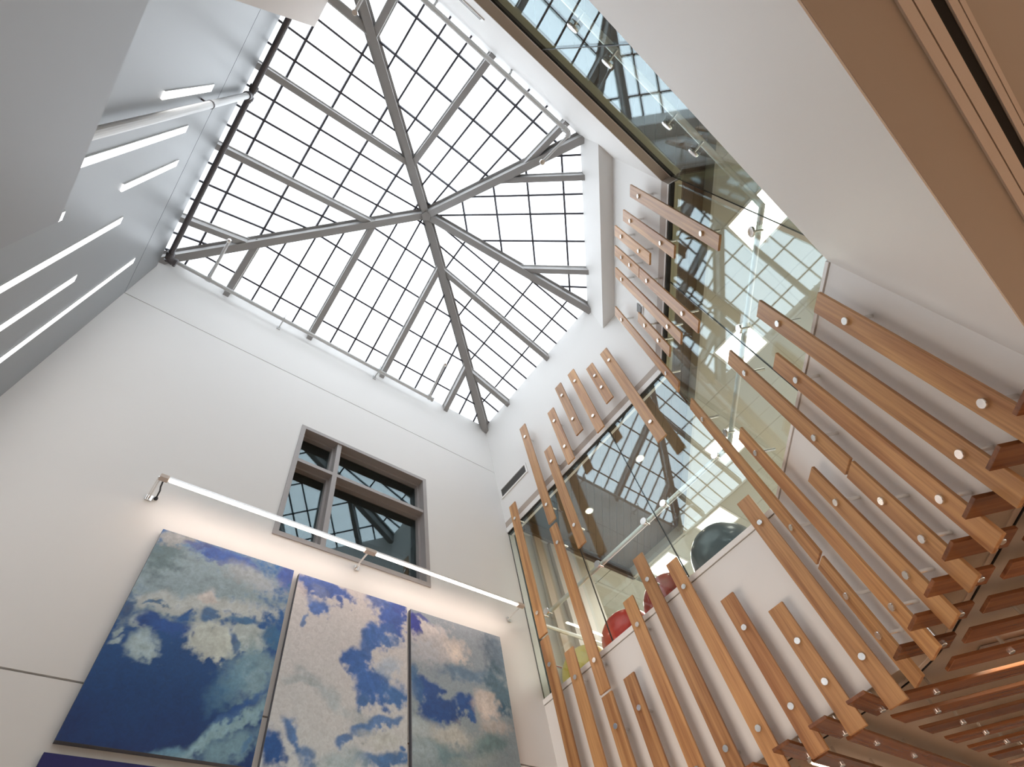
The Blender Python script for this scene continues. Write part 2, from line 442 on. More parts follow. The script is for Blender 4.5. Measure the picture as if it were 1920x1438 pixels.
for x, c in ((1.17, 0), (1.25, 0), (1.33, 0)):
    bm = bmesh.new(); box(bm, x, x + 0.03, 0.985, 1.0, 0.48, 1.39)
    o = struct('trim_1', bm, M['frame']); 

# ------------------------------------------------------------------ skylight
AP = Vector((0.3625, 0.418, 2.29))
sky = thing('skylight', 'large pyramid skylight of white translucent panes on grey steel beams', 'skylight', (0.36, 0.42, 1.95))
corners = {'AC': (-0.33, 1.0), 'AB': (1.052, 1.0), 'BE': (1.052, 0.287), 'ED': (0.595, -0.17), 'DC': (-0.33, -0.17)}
order = ['AC', 'AB', 'BE', 'ED', 'DC']
FACES = {}
for k, (p, q, nm) in enumerate((('AC', 'AB', 'A'), ('AB', 'BE', 'B'), ('BE', 'ED', 'E'), ('ED', 'DC', 'D'), ('DC', 'AC', 'C'))):
    a = Vector((*corners[p], ZTOP)); b = Vector((*corners[q], ZTOP))
    e = (b - a).normalized(); nrm = (b - a).cross(AP - a).normalized()
    if nrm.z < 0: nrm = -nrm
    up = nrm.cross(e).normalized()
    if up.z < 0: up = -up
    FACES[nm] = dict(a=a, b=b, e=e, n=nrm, up=up, L=(b - a).length, H=(AP - a).dot(up), ta=(AP - a).dot(e))
def face_pt(F, t, h, off=0.0):
    return F['a'] + F['e'] * t + F['up'] * h + F['n'] * off
# along-edge grid positions, measured as world coordinates
def grid_ts(nm, F):
    if nm in 'AD': vals = [0.3615 + 0.0783 * k for k in range(-9, 10)]; ts = [(v - F['a'].x) / F['e'].x for v in vals]; rf = [2, -2, 6, -6]; base = list(range(-9, 10))
    elif nm in 'BC': vals = [0.420 + 0.0685 * k for k in range(-9, 10)]; ts = [(v - F['a'].y) / F['e'].y for v in vals]; rf = [2, -2, 6, -6]; base = list(range(-9, 10))
    else:
        vals = [0.358, 0.428, 0.4926, 0.5637, 0.670, 0.782, 0.860]
        sa = (F['a'].x + F['a'].y) / Q2; se_ = (F['e'].x + F['e'].y) / Q2
        ts = [(v - sa) / se_ for v in vals]; rf = [1, 5]; base = list(range(7))
    raft = [t for t, k in zip(ts, base) if k in rf]
    thin = [t for t, k in zip(ts, base) if k not in rf or True]
    return sorted(t for t in thin if 0.0 < t < F['L']), [t for t in raft if 0.02 < t < F['L'] - 0.02]
def hip_h(F, t):          # height (along up) of the triangle above edge position t
    return F['H'] * (t / F['ta'] if t < F['ta'] else (F['L'] - t) / (F['L'] - F['ta']))
EXT = 0.05
for nm, F in FACES.items():
    ts, rf = grid_ts(nm, F)
    hs = [F['H'] * f for f in (0.104, 0.312, 0.52, 0.735, 0.93)]
    # triangle in (t,h), stretched past the wall line
    H, Ln, ta = F['H'], F['L'], F['ta']
    def tri(drop):
        xl = 0 - drop * ta / H; xr = Ln + drop * (Ln - ta) / H
        return [(xl, -drop), (xr, -drop), (ta, H)]
    T = tri(EXT)
    tb = [T[0][0] - 0.01] + ts + [T[1][0] + 0.01]; hb = [-EXT] + hs + [H + 0.01]
    for i in range(len(tb) - 1):
        for j in range(len(hb) - 1):
            pg = clip(clip(clip(clip(T, (-1, 0), -tb[i]), (1, 0), tb[i + 1]), (0, -1), -hb[j]), (0, 1), hb[j + 1]) 
            if len(pg) < 3 or parea(pg) < 2e-5: continue
            bm = bmesh.new()
            lo = [bm.verts.new(P3(face_pt(F, t, h, 0.003))) for t, h in pg]
            hi = [bm.verts.new(P3(face_pt(F, t, h, 0.009))) for t, h in pg]
            bm.faces.new(lo); bm.faces.new(hi[::-1])
            for k in range(len(pg)): bm.faces.new((lo[k], hi[k], hi[(k + 1) % len(pg)], lo[(k + 1) % len(pg)]))
            obj('pane', bm, M['pane'], sky)
    for t in ts:
        ht = hip_h(F, t)
        bm = bmesh.new(); bar(bm, face_pt(F, t, -0.035), face_pt(F, t, ht), 0.0064, 0.006, F['n'], 0.003); obj('glazing_bar', bm, M['mull'], sky)
    for h in hs:
        l0 = ta * h / H; l1 = Ln - (Ln - ta) * h / H
        bm = bmesh.new(); bar(bm, face_pt(F, l0, h), face_pt(F, l1, h), 0.0064, 0.006, F['n'], 0.0028); obj('glazing_bar', bm, M['mull'], sky)
    for t in rf:
        ht = hip_h(F, t) - 0.004
        bm = bmesh.new(); bar(bm, face_pt(F, t, -0.022), face_pt(F, t, ht), 0.0195, 0.026, F['n'], -0.010); obj('rafter', bm, M['beam'], sky)
        bm = bmesh.new(); bar(bm, face_pt(F, t, -0.022), face_pt(F, t, ht), 0.028, 0.004, F['n'], -0.0035); obj('rafter_flange', bm, M['pipe'], sky)
for c in order:
    a = Vector((*corners[c], ZTOP)); d = (AP - a)
    a2 = a - d.normalized() * 0.03
    bm = bmesh.new(); bar(bm, a2, AP, 0.026, 0.036, (0, 0, 1), -0.012); obj('hip_beam', bm, M['beam'], sky)
    bm = bmesh.new(); bar(bm, a2, AP, 0.044, 0.006, (0, 0, 1), -0.004); obj('hip_flange', bm, M['beam'], sky)
bm = bmesh.new()
prism(bm, [(AP.x + 0.020 * math.cos(math.radians(a)), AP.y + 0.020 * math.sin(math.radians(a))) for a in (18, 90, 162, 234, 306)], 2.225, 2.285)
obj('apex_hub', bm, M['beam'], sky)

# ------------------------------------------------------------------ window in the north wall
w1 = thing('window_1', None, None, (0.49, YN, wz0), kind='structure')
def wbar(x0, x1, z0, z1, y0, y1, nm='frame_bar', m='winframe'):
    bm = bmesh.new(); box(bm, x0, x1, y0, y1, z0, z1); obj(nm, bm, M[m], w1)
fw = 0.013
wbar(wx0, wx0 + fw, wz0, wz1, YN - 0.003, YN + 0.055); wbar(wx1 - fw, wx1, wz0, wz1, YN - 0.003, YN + 0.055)
wbar(wx0 + fw, wx1 - fw, wz1 - fw, wz1, YN - 0.003, YN + 0.055); wbar(wx0 + fw, wx1 - fw, wz0, wz0 + fw, YN - 0.003, YN + 0.055)
wbar(0.388, 0.402, wz0 + fw, wz1 - fw, YN + 0.001, YN + 0.055)
wbar(wx0 + fw, 0.388, 1.233, 1.245, YN + 0.001, YN + 0.055); wbar(0.402, wx1 - fw, 1.233, 1.245, YN + 0.001, YN + 0.055)
for x0, x1 in ((wx0 + fw, 0.388), (0.402, wx1 - fw)):
    for z0, z1 in ((wz0 + fw, 1.233), (1.245, wz1 - fw)):
        b = 0.007      # stepped glazing stop
        wbar(x0, x0 + b, z0, z1, YN + 0.022, YN + 0.05, 'glazing_stop'); wbar(x1 - b, x1, z0, z1, YN + 0.022, YN + 0.05, 'glazing_stop')
        wbar(x0 + b, x1 - b, z1 - b, z1, YN + 0.022, YN + 0.05, 'glazing_stop'); wbar(x0 + b, x1 - b, z0, z0 + b, YN + 0.022, YN + 0.05, 'glazing_stop')
        bm = bmesh.new(); box(bm, x0 + b, x1 - b, YN + 0.036, YN + 0.039, z0 + b, z1 - b); obj('pane', bm, M['winglass'], w1)
bm = bmesh.new(); box(bm, wx0 + 0.02, wx1 - 0.02, YN + 0.052, YN + 0.056, wz0 + 0.01, 1.022); obj('ledge_reflection', bm, M['teal'], w1)  # added teal strip standing in for the inner ledge's reflection
bm = bmesh.new()
box(bm, 0.0, 1.0, 1.6, 1.65, 0.7, 1.7); box(bm, 0.0, 1.0, 1.055, 1.6, 1.65, 1.7); box(bm, 0.0, 1.0, 1.055, 1.6, 0.7, 0.75)
box(bm, -0.05, 0.0, 1.055, 1.65, 0.7, 1.7); box(bm, 1.0, 1.05, 1.055, 1.65, 0.7, 1.7)
struct('wall_behind_window', bm, M['bulk'])

# ------------------------------------------------------------------ wood slats
HEAD = disc_mesh('screw_head', 0.0060 * S, 0.004 * S, M['steel'])
PIN = pin_mesh('standoff', 0.0030 * S, 0.0345 * S, M['steel'])
W_, T_ = 0.0335, 0.0055
def slat_obj(parent, length, MW, screws, name='slat', pin=True, w=W_, cut=None, m='wood'):
    """local frame: x across, y into the wall (front face at y=0), z along; lengths in modules."""
    bm = bmesh.new()
    w2, t, l = w * S / 2, T_ * S, length * S
    c0, c1 = cut if cut else (0, 0)      # end slant at the start: z of left / right corner
    co = [(-w2, 0, c0 * S), (w2, 0, c1 * S), (w2, t, c1 * S), (-w2, t, c0 * S), (-w2, 0, l), (w2, 0, l), (w2, t, l), (-w2, t, l)]
    v = [bm.verts.new(c) for c in co]
    for f in ((0, 1, 2, 3), (7, 6, 5, 4), (0, 4, 5, 1), (1, 5, 6, 2), (2, 6, 7, 3), (3, 7, 4, 0)): bm.faces.new([v[i] for i in f])
    bmesh.ops.bevel(bm, geom=bm.edges[:], offset=0.0005 * S, segments=1, affect='EDGES')
    o = obj(name, bm, M[m], parent, MW)
    for z in screws:
        link('screw_head', HEAD, o, MW @ Matrix.Translation((0, 0, z * S)))
        if pin: link('standoff', PIN, o, MW @ Matrix.Translation((0, T_ * S, z * S)))
    return o
OFF = 0.040
I_ = 0.0735
def basis(px, py, pz):
    m = Matrix.Identity(4)
    for i, c in enumerate((px, py, pz)):
        for j in range(3): m[j][i] = c[j]
    return m
# east wall: x axis of the slat runs -Y, into-wall = +X, along = +Z
BE_ = basis((0, -1, 0), (1, 0, 0), (0, 0, 1))
BS_ = basis((-1 / Q2, -1 / Q2, 0), (1 / Q2, -1 / Q2, 0), (0, 0, 1))
BE_ = basis((0, -1, 0), (1, 0, 0), (0, 0, 1)); 
scrE = thing('slat_screen', 'vertical cedar slats pinned across the glass and wall left of the chamfer corner', 'slat screen', (XE, 0.6, ZSOF), 'cedar slat screens')
scrS = thing('slat_screen', 'vertical cedar slats pinned across the chamfered glass and wall at the right', 'slat screen', (0.9, 0.07, ZSOF), 'cedar slat screens')
EB = [(0.912, 1.347, 0.8415, (1.278, 0.911)), (0.912, 0.834, 0.315, (0.759, 0.39)),
      (0.765, 1.643, 1.138, (1.574, 1.210)), (0.768, 1.123, 0.613, (1.054, 0.687)), (0.766, 0.606, 0.315, (0.537, 0.39)),
      (0.690, 1.420, 0.982, (1.349, 1.057)), (0.618, 1.569, 1.275, (1.499, 1.351)), (0.546, 1.646, 1.3475, (1.574, 1.424)),
      (0.473, 1.642, 1.278, (1.574, 1.352)), (0.397, 1.574, 1.348, (1.502, 1.426)), (0.3235, 1.571, 1.060, (1.501, 1.137)),
      (0.839, 0.757, 0.315, (0.685, 0.39)), (0.692, 0.608, 0.315, (0.538, 0.39)), (0.618, 0.756, 0.315, (0.686, 0.39)),
      (0.545, 0.829, 0.315, (0.758, 0.392)), (0.470, 0.756, 0.317, (0.684, 0.39)), (0.397, 0.609, 0.317, (0.538, 0.39)),
      (0.3235, 0.536, 0.317, (0.465, 0.392)), (0.249, 0.755, 0.318, (0.685, 0.392))]
for y, z1, z0, sc in EB:
    MW = Matrix.Translation(P3((XE - OFF, y, z0))) @ BE_
    slat_obj(scrE, z1 - z0, MW, [z - z0 for z in sc])
ES = [(0.3855, 1.473, 0.970, (1.405, 1.042)), (0.4685, 1.531, 1.172, (1.466, 1.249)), (0.5360, 1.608, 1.3215, (1.542, 1.397)),
      (0.6015, 1.609, 1.3975, (1.540, 1.467)), (0.6015, 1.394, 1.025, (1.332, 1.105)), (0.6750, 1.607, 1.1085, (1.540, 1.184)),
      (0.7455, 1.400, 1.1695, (1.34, 1.24)), (0.8195, 1.614, 1.105, (1.541, 1.180)),
      (0.8235, 1.033, 0.533, (0.963, 0.607)), (0.8265, 0.5275, 0.314, (0.458, 0.387)), (0.7530, 0.8115, 0.313, (0.745, 0.386)),
      (0.6800, 0.598, 0.313, (0.529, 0.386)), (0.6050, 0.887, 0.5295, (0.820, 0.605)), (0.6060, 0.5255, 0.314, (0.457, 0.386)),
      (0.5330, 0.741, 0.313, (0.674, 0.386)), (0.4600, 0.8115, 0.313, (0.746, 0.386)), (0.3875, 0.669, 0.313, (0.601, 0.386))]
def epoint(s, d, z):      # s along the chamfer, d = x-y
    return ((s * Q2 + d) / 2, (s * Q2 - d) / 2, z)
for s, z1, z0, sc in ES:
    MW = Matrix.Translation(P3(epoint(s, DE - OFF * Q2, z0))) @ BS_
    slat_obj(scrS, z1 - z0, MW, [z - z0 for z in sc])
# ceiling boards, undersides at z = 0.338
ZB = 0.338
scrC = thing('ceiling_slats', 'dark cedar boards pinned under the taupe ceiling at lower right', 'slat ceiling', (1.3, 0.1, ZSOF))
# local: x across, y up into ceiling, z along board
HEAD = disc_mesh('screw_head', 0.0048 * S, 0.003 * S, M['steel'])
BN = basis((1 / Q2, 1 / Q2, 0), (0, 0, 1), (1 / Q2, -1 / Q2, 0))
BX = basis((0, 1, 0), (0, 0, 1), (1, 0, 0))
PINS = pin_mesh('standoff', 0.0030 * S, (ZSOF - ZB - T_) * S, M['steel'])
PIN_W, PIN = PIN, PINS
for s in (0.350, 0.423, 0.497, 0.570, 0.6415, 0.7155, 0.788):
    MW = Matrix.Translation(P3(epoint(s, 0.743, ZB))) @ BN
    slat_obj(scrC, 0.085, MW, [0.0685], m='wood_dark')
for y in (0.287, 0.360, 0.434, 0.508, 0.582):
    MW = Matrix.Translation(P3((0.977, y, ZB))) @ BX
    slat_obj(scrC, 0.095, MW, [0.083], m='wood_dark')
for s in (0.350, 0.423, 0.497, 0.570, 0.6415, 0.7155, 0.788, 0.863):
    MW = Matrix.Translation(P3(epoint(s, 0.897, ZB))) @ BN
    slat_obj(scrC, 1.6, MW, [0.10, 0.45, 0.85, 1.25], m='wood_dark')
for i, s in enumerate((0.938, 1.012, 1.087, 1.162, 1.236, 1.310, 1.384, 1.458)):
    # ends cut along the line y = 0.296
    y0 = 0.296
    d = s * Q2 - 2 * y0 if s > 0.95 else 0.80
    MW = Matrix.Translation(P3(epoint(s, d, ZB))) @ BN
    cut = (-W_ / 2, W_ / 2) if s > 0.95 else (0, 0)
    slat_obj(scrC, 1.5, MW, [0.07, 0.42, 0.80, 1.2], cut=cut, m='wood_dark')
for y in (0.358, 0.432, 0.506, 0.580, 0.654, 0.728, 0.802, 0.876):
    MW = Matrix.Translation(P3((1.094, y, ZB))) @ BX
    slat_obj(scrC, 1.5, MW, [0.0735, 0.22, 0.5, 0.9, 1.3], m='wood_dark')

# ceiling reveal trim following the walls with a rounded corner
def reveal(o, w, z0, z1, m, nm, par):
    def path(off):
        d = DE + off * Q2; xe = XE + off
        c = Vector((xe, xe - d)); pts = [epoint(0.2, d, 0)[:2]]
        r = 0.10
        p0 = c + Vector((-1, -1)).normalized() * r; p2 = c + Vector((0, 1)) * r
        for k in range(9):
            t = k / 8; pts.append(tuple(p0 * (1 - t) ** 2 + c * 2 * t * (1 - t) + p2 * t * t))
        pts.append((xe, YN - 0.001)); return pts
    a = path(o); b = path(o + w); bm = bmesh.new()
    for k in range(len(a) - 1):
        prism(bm, [a[k], a[k + 1], b[k + 1], b[k]], z0, z1)
    bmesh.ops.remove_doubles(bm, verts=bm.verts, dist=1e-5)
    return obj(nm, bm, M[m], par)
rv = thing('trim_2', None, None, (1.1, 0.2, ZSOF), kind='structure')
reveal(0.048, 0.010, ZSOF - 0.0015, ZSOF + 0.001, 'frame', 'reveal_strip', rv)
reveal(0.0585, 0.0022, ZSOF - 0.0030, ZSOF + 0.001, 'black', 'reveal_gap', rv)

# linear lights between the ceiling boards
for k, (s, d0, d1, lab) in enumerate(((0.900, 1.02, 2.3, 'warm linear ceiling light between dark boards, upper of the two at right edge'),
                                      (1.273, 1.42, 2.6, 'warm linear ceiling light between dark boards, lower of the two at right edge'))):
    t = thing('linear_light', lab, 'ceiling light', epoint(s, d0, ZSOF - 0.006), 'linear lights between ceiling boards')
    bm = bmesh.new(); bar(bm, epoint(s, d0, ZSOF - 0.001), epoint(s, d1, ZSOF - 0.001), 0.020, 0.008, (0, 0, 1), 0.0); obj('housing', bm, M['alu'], t)
    bm = bmesh.new(); bar(bm, epoint(s, d0 + 0.01, ZSOF - 0.0093), epoint(s, d1 - 0.01, ZSOF - 0.0093), 0.014, 0.002, (0, 0, 1), 0.0); obj('diffuser', bm, M['linear'], t)
t = thing('linear_light', 'linear ceiling light under the east wall at the bottom edge of the picture', 'ceiling light', (1.3, 0.470, ZSOF - 0.006), 'linear lights between ceiling boards')
bm = bmesh.new(); box(bm, 1.150, 2.0, 0.461, 0.479, ZSOF - 0.009, ZSOF - 0.001); obj('housing', bm, M['alu'], t)
bm = bmesh.new(); box(bm, 1.155, 1.995, 0.464, 0.476, ZSOF - 0.011, ZSOF - 0.0092); obj('diffuser', bm, M['linear'], t)

# black slot diffuser in the taupe soffit
t = thing('slot_diffuser', 'long black linear air slot in the taupe ceiling at upper right', 'air vent', (0.4, -0.233, ZSOF))
bm = bmesh.new(); box(bm, -0.2, 0.60, -0.2375, -0.2305, ZSOF - 0.0012, ZSOF - 0.0002); obj('slot', bm, M['black'], t)
for y0, y1 in ((-0.2300, -0.2225), (-0.2215, -0.2150), (-0.2425, -0.2380), (-0.2460, -0.2432)):
    bm = bmesh.new(); box(bm, -0.2, 0.60, y0, y1, ZSOF - 0.003, ZSOF - 0.0002); obj('flange', bm, M['frame'], t)

# ------------------------------------------------------------------ wall light strips on the west wall
STR = [(0.330, 1.227, 1.5285, 'short vertical light strip above the white riser pipe on the grey west wall'),
       (0.433, 0.62, 1.475, 'vertical light strip on the west wall directly below the riser pipe'),
       (0.537, 1.228, 1.531, 'short vertical light strip on the west wall, between two longer strips'),
       (0.537, 0.9965, 1.008, 'vertical light strip mostly hidden by the grey bulkhead, only its tip showing'),
       (0.640, 0.55, 1.307, 'widest long vertical light strip on the west wall beside the bulkhead corner'),
       (0.7465, 0.55, 1.184, 'vertical light strip with the lowest top, second from the north wall'),
       (0.8515, 0.55, 1.557, 'longest vertical light strip, nearest the north wall corner')]
for y, z0, z1, lab in STR:
    t = thing('wall_light_strip', lab, 'wall light', (XW, y, z0), 'vertical light strips on the west wall')
    bm = bmesh.new(); box(bm, XW + 0.0002, XW + 0.0022, y - 0.0085, y + 0.0085, z0, z1); obj('diffuser', bm, M['led'], t)
    bm = bmesh.new()
    box(bm, XW + 0.0002, XW + 0.0026, y - 0.0097, y - 0.0085, z0 - 0.001, z1 + 0.001); box(bm, XW + 0.0002, XW + 0.0026, y + 0.0085, y + 0.0097, z0 - 0.001, z1 + 0.001)
    obj('trim_frame', bm, M['alu'], t)

# ------------------------------------------------------------------ sprinkler pipes
def ring(bm, c, axis, r, w):
    c = Vector(c); a = Vector(axis).normalized()
    tube(bm, [c - a * w / 2, c + a * w / 2], r, 14)
zP = 1.86
t = thing('sprinkler_main', 'dark iron sprinkler pipe along the west edge of the skylight', 'pipe', (-0.302, 0.55, zP), 'sprinkler pipes under the skylight')
px = -0.1618 * zP
bm = bmesh.new(); tube(bm, [(px, -0.16, zP), (px, 0.940, zP)], 0.0085); obj('pipe', bm, M['darkpipe'], t)
for y in (0.332, 0.363, 0.935):
    bm = bmesh.new(); ring(bm, (px, y, zP), (0, 1, 0), 0.0125, 0.012); ring(bm, (px, y + 0.008, zP), (0, 1, 0), 0.0105, 0.01); obj('coupling', bm, M['darkpipe'], t)
bm = bmesh.new(); tube(bm, [(px, 0.940, zP), (px, 0.951, zP + 0.002), (px + 0.004, 0.958, zP + 0.006), (px + 0.014, 0.962, zP + 0.01)], 0.0115); obj('elbow', bm, M['darkpipe'], t)
bm = bmesh.new(); ring(bm, (px + 0.002, 0.955, zP + 0.004), (1, 1, 0), 0.015, 0.008); ring(bm, (px + 0.02, 0.9615, zP + 0.012), (1, 0, 0), 0.0145, 0.008); obj('coupling', bm, M['darkpipe'], t)
t = thing('sprinkler_riser', 'white vertical riser pipe clamped to the grey west wall', 'pipe', (-0.306, 0.36, 0.75), 'sprinkler pipes under the skylight')
bm = bmesh.new(); tube(bm, [(-0.303, 0.3600, 0.6), (-0.303, 0.3585, 1.2), (-0.302, 0.3560, 1.850)], 0.0085, 16); obj('pipe', bm, M['pipe'], t, smooth=False)
bm = bmesh.new(); ring(bm, (-0.302, 0.356, 1.832), (0, 0, 1), 0.0118, 0.022); obj('coupling', bm, M['darkpipe'], t)
bm = bmesh.new(); ring(bm, (-0.3025, 0.3573, 1.49), (0, 0, 1), 0.0098, 0.006); tube(bm, [(-0.3025, 0.3573, 1.486), (-0.322, 0.3573, 1.486)], 0.0022, 8); obj('pipe_clamp', bm, M['darkpipe'], t)
zA, yA = 1.885, 0.9635
t = thing('sprinkler_branch', 'grey sprinkler pipe running along the north edge of the skylight', 'pipe', (0.2, yA, zA), 'sprinkler pipes under the skylight')
bm = bmesh.new(); tube(bm, [(-0.276, yA, zA), (0.742, yA + 0.006, zA)], 0.0068); obj('pipe', bm, M['pipe'], t)
bm = bmesh.new(); ring(bm, (0.743, yA + 0.006, zA), (1, 0, 0), 0.0098, 0.008); ring(bm, (0.728, yA + 0.006, zA), (1, 0, 0), 0.0085, 0.012); obj('end_cap', bm, M['pipe'], t)
for x, y1, z1 in ((-0.1755, 0.804, 1.885), (0.724, 0.804, 1.885)):
    bm = bmesh.new(); tube(bm, [(x, yA, zA), (x if x < 0 else 0.692, y1, z1)], 0.0048, 10); ring(bm, (x, yA, zA), (1, 0, 0), 0.009, 0.016); obj('branch_drop', bm, M['pipe'], t)
    x = x if x < 0 else 0.692
    bm = bmesh.new(); ring(bm, (x, y1 - 0.004, z1 - 0.004), (0, 0, 1), 0.007, 0.010); tube(bm, [(x, y1 - 0.004, z1 - 0.006), (x, y1 - 0.004, z1 - 0.02)], 0.0025, 8); obj('sprinkler_head', bm, M['steel'], t)
for x in (0.093, 0.487):
    bm = bmesh.new(); box(bm, x - 0.002, x + 0.002, yA - 0.012, YN, zA - 0.012, zA - 0.008); ring(bm, (x, yA, zA), (1, 0, 0), 0.0085, 0.006)
    box(bm, x - 0.0065, x + 0.0065, YN - 0.003, YN, zA - 0.022, zA + 0.0); tube(bm, [(x, yA - 0.01, zA - 0.01), (x, yA - 0.01, zA + 0.02)], 0.002, 8)
    obj('pipe_bracket', bm, M['pipe'], t)
zD = 1.84; yD = -0.0805 * zD
t = thing('sprinkler_branch', 'grey sprinkler pipe along the south edge of the skylight with an elbow', 'pipe', (0.2, yD, zD), 'sprinkler pipes under the skylight')
bm = bmesh.new(); tube(bm, [(-0.20, yD, zD), (0.512, yD, zD)], 0.0076); obj('pipe', bm, M['pipe'], t)
bm = bmesh.new(); tube(bm, [(0.512, yD, zD), (0.521, yD + 0.001, zD), (0.527, yD + 0.006, zD), (0.528, yD + 0.014, zD)], 0.0085); ring(bm, (0.505, yD, zD), (1, 0, 0), 0.010, 0.010); obj('elbow', bm, M['pipe'], t)
bm = bmesh.new(); tube(bm, [(0.528, yD + 0.010, zD), (0.511, -0.028, zD)], 0.0048, 10); obj('branch_drop', bm, M['pipe'], t)
bm = bmesh.new(); ring(bm, (0.5105, -0.026, zD), (0, 0, 1), 0.0085, 0.01); tube(bm, [(0.5105, -0.026, zD), (0.5105, -0.026, zD - 0.012)], 0.003, 8); obj('sprinkler_head', bm, M['steel'], t)
for x in (-0.005, 0.27):
    bm = bmesh.new(); ring(bm, (x, yD, zD), (1, 0, 0), 0.0085, 0.008); tube(bm, [(x, yD - 0.008, zD + 0.004), (x, YS, zD + 0.03)], 0.0035, 8); obj('pipe_bracket', bm, M['pipe'], t)
t = thing('sprinkler_stub', 'small white sprinkler drop beside the hip beam at the top edge', 'pipe', (0.0, 0.0, 1.95))
bm = bmesh.new(); tube(bm, [(-0.175, -0.004, 1.93), (-0.177, -0.150, 1.93)], 0.0048, 10); obj('pipe', bm, M['pipe'], t)
bm = bmesh.new(); ring(bm, (-0.175, -0.004, 1.928), (0, 0, 1), 0.0078, 0.01); obj('sprinkler_head', bm, M['steel'], t)

# ------------------------------------------------------------------ vents and wall plates
t = thing('vent_grille', 'slim grey return-air grille with a white frame beside the north corner', 'air vent', (XE, 0.91, 1.46))
bm = bmesh.new(); box(bm, XE - 0.0012, XE - 0.0002, 0.838, 0.983, 1.470, 1.508); obj('grille', bm, M['grille'], t)
for k in range(9):
    z = 1.4735 + k * 0.0038
    bm = bmesh.new(); box(bm, XE - 0.003, XE - 0.0012, 0.839, 0.982, z, z + 0.0015); obj('louvre', bm, M['grille'], t)
bm = bmesh.new()
box(bm, XE - 0.004, XE, 0.831, 0.838, 1.4635, 1.514); box(bm, XE - 0.004, XE, 0.983, 0.989, 1.4635, 1.514)
box(bm, XE - 0.004, XE, 0.838, 0.983, 1.508, 1.514); box(bm, XE - 0.004, XE, 0.838, 0.983, 1.4635, 1.470)
obj('frame', bm, M['whitemetal'], t)
t = thing('vent_grille', 'thin white slot vent on the south wall above the glass, at the top edge', 'air vent', (0.05, YS, 1.455))
bm = bmesh.new(); box(bm, -0.10, 0.100, YS, YS + 0.003, 1.452, 1.500)
obj('frame', bm, M['whitemetal'], t)
for k in range(2):
    bm = bmesh.new(); box(bm, -0.095, 0.094, YS + 0.003, YS + 0.0036, 1.461 + k * 0.020, 1.468 + k * 0.020); obj('slot', bm, M['grille'], t)
t = thing('wall_plate', 'small white wall plate with a grey slot behind the slats', 'wall plate', epoint(0.762, DE, 1.457))
bm = bmesh.new(); bar(bm, epoint(0.737, DE - 0.002, 1.480), epoint(0.784, DE - 0.002, 1.480), 0.003, 0.050, (0, 0, 1), 0.025); obj('plate', bm, M['whitemetal'], t)
bm = bmesh.new(); bar(bm, epoint(0.746, DE - 0.0075, 1.480), epoint(0.775, DE - 0.0075, 1.480), 0.001, 0.034, (0, 0, 1), 0.017); obj('slot', bm, M['grille'], t)

# ------------------------------------------------------------------ brace tube behind the glass
t = thing('brace_rail', 'round steel brace rail with disc fittings behind the upstairs glass', 'rail', (1.1, 0.4, 0.95))
zt = 0.968
def offpt(o): return band_pts(o)
pp = band_pts(0.026); pd = band_pts(0.044)
bm = bmesh.new(); tube(bm, [(*pd[0], 0.990), (*pd[1], 0.97), (*pp[2], 0.943), (pp[3][0], 0.975, 0.943)], 0.0062, 14); obj('rail_tube', bm, M['alu'], t)
bm = bmesh.new(); tube(bm, [(1.078, 0.968, 0.930), (1.45, 0.968, 0.935)], 0.0062, 14); obj('rail_tube', bm, M['alu'], t)
FIT = disc_mesh('disc_fitting', 0.0105 * S, 0.004 * S, M['steel'])
PF = pin_mesh('fitting_pin', 0.0022 * S, 0.022 * S, M['steel'])
BD_ = basis((1, 0, 0), (0, -1, 0), (0, 0, 1))
for pos, B_ in [((XE + 0.0032, y, 0.9315), BE_) for y in (0.2478, 0.432, 0.5055, 0.691, 0.915)] + \
               [(epoint(s, DE + 0.0032 * Q2, 0.927), BS_) for s in (0.357, 0.567, 0.850)] + \
               [((x, YS - 0.0215, 0.962), BD_) for x in (0.180, 0.257, 0.407, 0.481)]:
    MW = Matrix.Translation(P3(pos)) @ B_
    link('disc_fitting', FIT, t, MW); link('fitting_pin', PF, t, MW)

# ------------------------------------------------------------------ balls on the shelf
bm = bmesh.new(); box(bm, 1.062, 1.36, 0.30, 0.998, 0.655, 0.689)
tag(obj('shelf', bm, M['whitemetal']), 'white shelf behind the sill carrying the exercise balls', 'shelf')
def ball(c, r, m, lab, nrib):
    bm = bmesh.new(); seg, rn = 40, 24; rings = []
    for i in range(1, rn):
        th = math.pi * i / rn; rr = r * (1 - 0.006 * (i % 3 == 0 and 4 < i < rn - 4))
        rings.append([bm.verts.new((rr * math.sin(th) * math.cos(2 * math.pi * j / seg) * S, rr * math.sin(th) * math.sin(2 * math.pi * j / seg) * S, rr * math.cos(th) * S)) for j in range(seg)])
    a = bm.verts.new((0, 0, r * S)); b = bm.verts.new((0, 0, -r * S))
    for j in range(seg):
        bm.faces.new((a, rings[0][j], rings[0][(j + 1) % seg])); bm.faces.new((b, rings[-1][(j + 1) % seg], rings[-1][j]))
        for p, q in zip(rings, rings[1:]): bm.faces.new((p[j], q[j], q[(j + 1) % seg], p[(j + 1) % seg]))
    MW = Matrix.Translation(P3(c)) @ Matrix.Rotation(0.5, 4, 'X') @ Matrix.Rotation(0.4, 4, 'Y')
    o = obj('exercise_ball', bm, m, None, MW, smooth=True)
    return tag(o, lab, 'ball', 'exercise balls on the upstairs shelf')
ball((1.172, 0.752, 0.6895 + 0.080), 0.080, M['red'], 'bright red exercise ball behind the glass, next to the yellow one', 1)
ball((1.172, 0.590, 0.6895 + 0.080), 0.080, M['darkred'], 'dark red exercise ball behind the glass between bright red and grey ones', 1)
